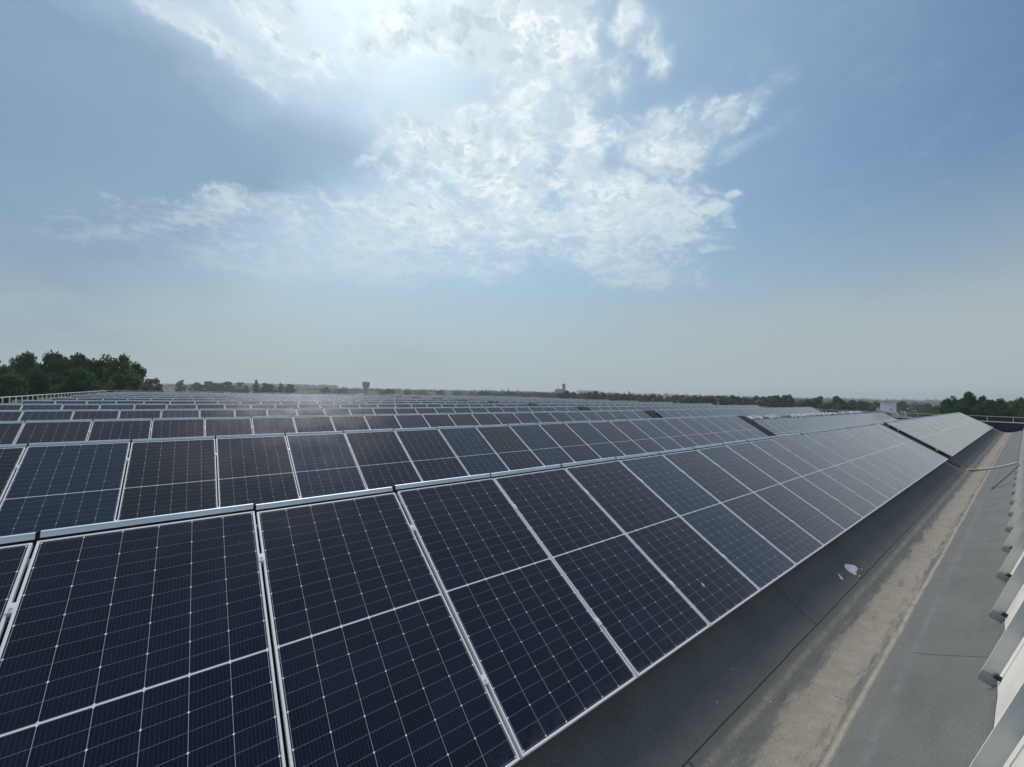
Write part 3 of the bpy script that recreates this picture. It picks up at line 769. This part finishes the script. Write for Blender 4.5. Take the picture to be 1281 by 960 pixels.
for s_ in range(3): kind(f'mid{s_}', 12, 11, 42, 60, .55, 'leaf_mid', 40 + s_, base=.05)
for s_ in range(3): kind(f'dk{s_}', 12, 10, 42, 60, .52, 'leaf_blue', 50 + s_, base=.05)
kind('cone', 14, 5, 40, 50, .42, 'leaf_blue', 61, 'cone', .05); kind('col', 14, 5.5, 34, 50, .45, 'leaf_dark', 62, 'col', .05)
kind('lone', 12, 9, 46, 60, .5, 'leaf_blue', 63, base=.2)
def spot(u, depth, v=None):
    d = bearing(u, 485.0 if v is None else v); return CAM + d * depth
def vh(u): return 480 + (UP.z and ((FW.z + RT.z * (u - 640.5) / FPX) / UP.z) * FPX)
tr_r = random.Random(99)
def tree(kindname, u, depth, vtop, label, width=None, group=None, cat='tree', name='tree'):
    cm, tm, H, W = KIND[kindname]
    p = spot(u, depth); h = (CAM.z - GZ) + (vh(u) - vtop) * depth / FPX
    if width is None: width = W * h / H * tr_r.uniform(.9, 1.15)
    else: width = width * depth / FPX
    o = empty(name, (p.x, p.y, GZ), (0, 0, tr_r.uniform(0, 6.28)))
    o.scale = (width / W, width / W, h / H)
    link('crown', cm, o); link('trunk', tm, o)
    tag(o, label, cat, group); return o
# dark wood beyond the left roof edge
GL = 'tall dark trees beyond the left roof edge'
for kd, u, dp, vt, lb, w in (
    ('big0', -8, 58, 453, 'dark broad tree cut by the left edge of the picture, behind the guard rail', 62),
    ('big1', 30, 66, 446, 'dark tree with ragged twin tops, second from the left in the tall wood', 46),
    ('big2', 70, 62, 443, 'dark tall full-crowned tree in the middle of the tall wood on the left', 50),
    ('big3', 96, 66, 442.5, 'dark tree with the highest crown of the tall wood on the left', 44),
    ('big0', 128, 62, 446, 'dark tree with a wide crown towards the right of the tall wood', 50),
    ('green0', 150, 60, 448, 'greener lighter tree near the right end of the tall wood', 44),
    ('big2', 168, 70, 455, 'dark rounded tree closing the right end of the tall wood', 28),
    ('big3', 50, 55, 463, 'low dark bushy tree in front of the left half of the tall wood', 60),
    ('green1', 150, 52, 468, 'low bright green bush tree before the right end of the tall wood', 46),
    ('big1', 100, 52, 466, 'low dark bushy tree in front of the middle of the tall wood', 56),
    ('big2', 8, 50, 468, 'low dark bush tree at the left picture edge under the tall wood', 50)):
    tree(kd, u, dp, vt, lb, w, GL)
tree('dk0', 191, 150, 473, 'small bluish round tree just right of the tall dark wood', 22)
tree('lone', 226, 330, 474.5, 'lone round dark tree standing clear on the left horizon', 10)
for u, vt, w, lb in ((246, 479.5, 16, 'low'), (262, 478.5, 26, 'broad'), (284, 478.8, 22, 'bushy')):
    tree('dk1', u, 380, vt, f'{lb} dark hazy tree on the left horizon right of the lone round tree', w)
tree('mid0', 302, 380, 478.2, 'greenish hazy tree left of the spindly tall tree on the horizon', 18)
tree('col', 320, 360, 474.5, 'spindly tall tree standing above the left horizon wood', 9)
tree('dk2', 334, 380, 479, 'wide dark tree just right of the spindly tall tree', 20)
tree('cone', 351, 420, 477.5, 'narrow pointed tree on the left horizon', 9)
tree('dk0', 363, 420, 480.5, 'small rounded tree right of the narrow pointed tree on the left horizon', 12)
for j, u in enumerate((408, 428, 478, 486, 508, 528, 552, 575, 590)):
    tree(('dk1', 'mid1', 'mid2')[j % 3], u, 560, vh(u) + (.6 + .9 * (j % 3) - .8), f'small hazy bush tree on the middle horizon, {ORD[j + 1]} from the left near the water tower', 14 + 4 * (j % 2), 'small trees on the middle horizon')
tree('col', 608, 420, 486.5, 'left one of two narrow dark upright trees left of the brick tower', 4.5)
tree('col', 613, 420, 487.3, 'right one of two narrow dark upright trees left of the brick tower', 4.5)
tree('cone', 636, 520, 485.3, 'small pointed dark tree left of the brick tower', 5)
for j, (u, vt, w) in enumerate(((762, 489.3, 4), (769, 488.8, 4), (781, 490, 4.5), (787, 488, 5.5))):
    tree('cone', u, 420, vt, f'pointed conifer on the horizon right of the brick tower, {ORD[j + 1]} of four', w, 'pointed conifers')
# hedge lines behind the panel field
j = 0
for u in np.arange(604, 706, 9.5):
    j += 1; tree(('mid0', 'dk0', 'mid1', 'dk2')[j % 4], u, 420, 490.5 + (u - 604) * .012 + tr_r.uniform(-.9, 1.1), f'distant hedge tree left of or under the brick tower, {ORD[j]} from the left', 15 + tr_r.uniform(-2, 4), 'hedge trees behind the roof')
j = 0
for u in np.arange(700, 850, 9.0):
    j += 1; tree(('mid0', 'mid1', 'dk1', 'mid2')[j % 4], u, 290 - (u - 700) * .3, 491.5 + (u - 700) * .019 + tr_r.uniform(-2.2, 1.6), f'green hedge tree right of the brick tower, {ORD[j]} in the line', 17 + tr_r.uniform(-3, 5), 'hedge trees behind the roof')
j = 0
for u in np.arange(852, 972, 9.5):
    j += 1; tree(('mid2', 'mid0', 'dk2', 'mid1', 'dk0')[j % 5], u, 215, 494.3 + (u - 852) * .03 + tr_r.uniform(-2.6, 2.0), f'green tree behind the far right panel rows, {ORD[j]} in the line', 20 + tr_r.uniform(-4, 6), 'hedge trees behind the roof')
for kd, u, dp, vt, lb, w in (
    ('dk0', 985, 190, 493.6, 'tall rounded dark tree behind the ends of the panel rows', 17),
    ('dk1', 972, 200, 496.5, 'dark tree left of the tall rounded one behind the row ends', 22),
    ('mid1', 1004, 230, 500.5, 'low green tree right of the tall rounded one behind the row ends', 22),
    ('dk2', 1023, 180, 495.2, 'big dark domed tree left of the white cabinet', 20),
    ('dk0', 1010, 190, 499, 'low dark tree left of the big domed tree behind the rail', 20),
    ('dk1', 1047, 185, 497.8, 'second dark domed tree left of the white cabinet', 20),
    ('dk2', 1066, 180, 500.5, 'dark wide tree between the domed trees and the white cabinet', 22),
    ('dk0', 1080, 175, 501.5, 'dark tree close left of the white cabinet', 18),
    ('mid0', 1096, 190, 502.5, 'lighter green tree partly behind the white cabinet', 18),
    ('mid2', 1036, 170, 503, 'low green bush tree under the two domed trees', 26),
    ('mid1', 1112, 260, 504, 'hazy tree right behind the white cabinet', 16),
    ('dk1', 1130, 270, 503, 'hazy small tree in the village right of the cabinet', 14),
    ('mid0', 1148, 230, 506, 'hazy low bush tree before the village houses', 20),
    ('dk2', 1160, 240, 504.5, 'hazy dark tree between village and big right-hand trees', 14),
    ('mid2', 1170, 150, 508, 'low green bush left of the big right-hand trees', 18),
    ('big0', 1190, 84, 496.5, 'dark tree at the left of the big group on the right', 24),
    ('big1', 1213, 88, 493.3, 'dark tallest tree of the big group on the right', 26),
    ('big3', 1229, 90, 495.5, 'dark pointed-topped tree right of the tallest in the right group', 16),
    ('green1', 1240, 84, 500.2, 'greener rounded tree towards the right of the right group', 26),
    ('big2', 1252, 92, 499.4, 'dark upright tree at the right end of the right group', 20),
    ('big1', 1203, 78, 506, 'low dark bush tree before the right group', 30),
    ('big2', 1228, 76, 508, 'low dark bush before the tallest trees of the right group', 34),
    ('mid1', 1262, 150, 501.5, 'pale hazy tree seen in the gap at the far right', 14),
    ('green0', 1279, 86, 500, 'light green tree cut by the right edge of the picture', 26),
    ('big0', 1258, 74, 511, 'low dark bush above the right end of the guard rail', 24),
    ('big3', 1300, 80, 502, 'dark tree mostly outside the right edge of the picture', 26)):
    tree(kd, u, dp, vt, lb, w)

# far woodland that reads as one mass, and a low wooded rise
hm = MB(); c = spot(345, 1500); hn = 30
rad = []
for i in range(9):
    r = i / 8
    for k in range(hn):
        a = 2 * math.pi * k / hn; rr_ = r * 330
        x, y = math.cos(a) * rr_ * 1.5, math.sin(a) * rr_ * .6
        hm.v.append((x, y, 11 * math.cos(r * math.pi / 2) ** 1.5 - .3))
for i in range(8):
    for k in range(hn): hm.f.append((i * hn + k, i * hn + (k + 1) % hn, (i + 1) * hn + (k + 1) % hn, (i + 1) * hn + k)); hm.mi.append(0)
ha = math.atan2(RT.y, RT.x)
tag(hm.build('hill', bpy.data.materials['fields'], smooth=True, loc=(c.x, c.y, GZ), rot=(0, 0, ha)), kind='structure')
rg = np.random.default_rng(3); P_, T_ = [], []
def wood(u0, u1, d0, d1, n, h0, h1, lift=0):
    for i in range(n):
        u = rg.uniform(u0, u1); dp = rg.uniform(d0, d1); p = spot(u, dp); h = rg.uniform(h0, h1); W = h * rg.uniform(.8, 1.5)
        q = rg.normal(size=(46, 3)); q /= np.linalg.norm(q, axis=1)[:, None]
        q = q * np.array([W / 2, W / 2, h / 2]) * rg.uniform(.6, 1.05, 46)[:, None] + np.array([p.x, p.y, GZ + lift + h / 2])
        P_.append(q); T_.append(np.full(46, rg.uniform(0, 1)))
wood(180, 620, 660, 1100, 420, 7, 11); wood(180, 700, 1100, 2400, 700, 9, 15); wood(270, 420, 1380, 1600, 300, 10, 13, 9)
wood(600, 1000, 500, 1000, 420, 7, 11); wood(600, 1281, 1000, 2600, 900, 9, 16); wood(980, 1290, 640, 1000, 200, 6, 10); wood(980, 1290, 340, 620, 60, 5, 8)
me = leaf_mesh('distant_woodland', np.concatenate(P_), 2.0, np.concatenate(T_), M['leaf_blue'], 4)
tag(link('distant_woodland', me), 'hazy far woodland forming the horizon line', 'woodland', kind='stuff')

# ------------------------------------------------------------------ far buildings
M['hwall'] = simple('house_render', (0.62, 0.58, 0.52), 0.9, 0, 1, .1); M['hroof'] = simple('clay_tiles', (0.23, 0.135, 0.105), 0.9, 0, .8, .25)
M['brick'] = simple('red_brick', (0.15, 0.055, 0.045), 0.9, 0, .5, .2); M['hwin'] = simple('dark_window', (0.03, 0.035, 0.04), 0.3)
M['paleroof'] = simple('pale_sheet_roof', (0.68, 0.70, 0.70), 0.6, 0, .2, .06); M['concrete'] = simple('weathered_concrete', (0.15, 0.16, 0.16), 0.85, 0, .4, .15)
def house_mesh(L, Wd, h, rh):
    w = MB(); w.box(-L / 2, L / 2, -Wd / 2, Wd / 2, -.5, h)
    for s in (-1, 1): w.face([(s * L / 2, -Wd / 2, h), (s * L / 2, Wd / 2, h), (s * L / 2, 0, h + rh)])
    r = MB(); e = .5
    for s in (-1, 1):
        a = [(-L / 2 - e, s * (Wd / 2 + e), h - .25), (L / 2 + e, s * (Wd / 2 + e), h - .25), (L / 2 + e, 0, h + rh + .03), (-L / 2 - e, 0, h + rh + .03)]
        r.face(a); r.face([(x, y, z + .22) for x, y, z in a])
        r.face([a[0], a[1], (a[1][0], a[1][1], a[1][2] + .22), (a[0][0], a[0][1], a[0][2] + .22)])
    ch = MB(); ch.box(L * .2, L * .2 + .7, -.4, .4, h + rh * .5, h + rh + 1.0)
    wn = MB()
    for s in (-1, 1):
        for x in (-L * .3, -L * .05, L * .25):
            wn.box(x, x + 1.1, s * Wd / 2 - .02, s * Wd / 2 + .03, 1.0, 2.3)
            if h > 4: wn.box(x, x + 1.1, s * Wd / 2 - .02, s * Wd / 2 + .03, 3.6, 4.8)
    return w.mesh('wall', M['hwall']), r.mesh('roof', M['hroof']), ch.mesh('chimney', M['brick']), wn.mesh('window', M['hwin'])
HK = [house_mesh(14, 9, 5.4, 3.6), house_mesh(11, 8, 3.2, 3.4), house_mesh(20, 10, 3.6, 3.4)]
hr = random.Random(12)
def house(u, dp, k, label):
    p = spot(u, dp); o = empty('house', (p.x, p.y, GZ), (0, 0, ha + hr.uniform(-.5, .5)))
    w, r, c_, wn = HK[k]; link('wall', w, o); q = link('roof', r, o); link('chimney', c_, q); link('window', wn, o)
    tag(o, label, 'house', 'far houses with red tiled roofs')
places = [(208, 560), (236, 540), (254, 580), (378, 570), (392, 600), (402, 560), (420, 590), (440, 600), (470, 590), (497, 610), (520, 600), (538, 620), (560, 590), (585, 610)]
for j, (u, dp) in enumerate(places): house(u, dp, j % 3, f'hazy red-roofed house on the left half of the horizon, {ORD[j + 1]} from the left')
for j, (u, dp) in enumerate([(648, 580), (660, 560), (672, 600), (686, 580)]): house(u, dp, (j + 1) % 3, f'far red-roofed house left of the brick tower, {ORD[j + 1]} from the left')
for j, (u, dp) in enumerate([(1092, 520), (1124, 500), (1131, 600), (1138, 540), (1146, 480), (1152, 620), (1163, 540)]): house(u, dp, j % 3, f'village house with red roof right of the white cabinet, {ORD[j + 1]} from the left')
# water tower
p = spot(457.8, 660); wt = empty('water_tower', (p.x, p.y, GZ)); hh = CAM.z - GZ + (vh(457.8) - 478) * 660 / FPX
mb = MB(); mb.lathe([(3.8, -1), (3.4, hh * .45), (4.2, hh * .55), (6.0, hh * .72)], 10); mb.build('stem', M['concrete'], wt)
mb = MB(); mb.lathe([(6.0, hh * .72), (6.15, hh * .86), (5.6, hh * .97), (5.4, hh)], 10); mb.build('tank', M['concrete'], wt)
tag(wt, 'hazy concrete water tower with a wide tank on a narrower stem on the horizon', 'water tower')
# brick church tower
p = spot(705.3, 800); ct = empty('church', (p.x, p.y, GZ), (0, 0, ha)); s_ = 800 / FPX; hh = CAM.z - GZ + (vh(705) - 481.2) * s_
mb = MB(); mb.box(-1.75 * s_, 1.75 * s_, -1.75 * s_, 1.75 * s_, -1, hh); mb.box(-1.95 * s_, 1.95 * s_, -1.95 * s_, 1.95 * s_, hh, hh + 1.2); mb.build('tower', M['brick'], ct)
mb = MB()
for x in (-1.6, 1.6): mb.box(x - .8, x + .8, -1.75 * s_ - .15, -1.75 * s_ + .1, hh - 7, hh - 2)
mb.build('belfry_opening', M['hwin'], ct)
nh = CAM.z - GZ + (vh(699) - 488) * s_
mb = MB(); mb.box(-12 * s_, -1.8 * s_, -3 * s_, 3 * s_, -1, nh - 5); mb.build('nave', M['brick'], ct)
mb = MB()
for s in (-1, 1): mb.face([(-12 * s_, s * 3.2 * s_, nh - 5.2), (-1.8 * s_, s * 3.2 * s_, nh - 5.2), (-2.5 * s_, 0, nh + 2), (-10 * s_, 0, nh + 2)])
mb.face([(-12 * s_, -3.2 * s_, nh - 5.2), (-12 * s_, 3.2 * s_, nh - 5.2), (-10 * s_, 0, nh + 2)]); mb.build('nave_roof', M['hroof'], ct)
tag(ct, 'red brick church with a square tower rising above the horizon', 'church')
# long pale sheds and masts
def shed(u0, u1, dp, vtop, label, dd=12):
    a, b = spot(u0, dp), spot(u1, dp); w = (b - a).length; h = CAM.z - GZ + (vh((u0 + u1) / 2) - vtop) * dp / FPX
    o = empty('shed', ((a.x + b.x) / 2, (a.y + b.y) / 2, GZ), (0, 0, ha))
    mb = MB(); mb.box(-w / 2, w / 2, -dd, dd, -1, h - .8); mb.build('wall', M['paleroof'], o)
    mb = MB(); mb.box(-w / 2 - .1, w / 2 + .1, -dd - .1, dd + .1, h - .79, h); mb.build('roof', M['paleroof'], o); tag(o, label, 'shed')
shed(722, 749, 800, 488.8, 'long pale flat-roofed shed on the horizon right of the church')
shed(806, 836, 480, 494.3, 'pale low shed among the hedge trees right of the conifers')
for u, dp, vt, lb in ((815.5, 380, 488, 'thin grey mast left of the pale hedge trees'), (924.8, 260, 489.5, 'thin white mast rising from the trees behind the far right rows')):
    p = spot(u, dp); h = CAM.z - GZ + (vh(u) - vt) * dp / FPX; mb = MB()
    mb.tube([(0, 0, -.5), (0, 0, h * .8), (0, 0, h)], [.32, .2, .1], 8); mb.box(-.5, .5, -.06, .06, h * .86, h * .88); tag(mb.build('mast', M['coping'], loc=(p.x, p.y, GZ)), lb, 'mast')

# ------------------------------------------------------------------ haze
hb = MB(); hb.box(-4200, 4200, -4200, 4200, GZ - 1, 34)
hmx = bpy.data.materials.new('haze_air'); hmx.use_nodes = True; hmx.node_tree.nodes.clear()
t = NT(hmx.node_tree); out = t.new('ShaderNodeOutputMaterial'); pv = t.new('ShaderNodeVolumePrincipled')
pv.inputs['Color'].default_value = (0.86, 0.93, 0.97, 1); pv.inputs['Density'].default_value = 0.0004; pv.inputs['Anisotropy'].default_value = 0.25
t.l.new(pv.outputs[0], out.inputs['Volume'])
tag(hb.build('haze', hmx), kind='stuff')
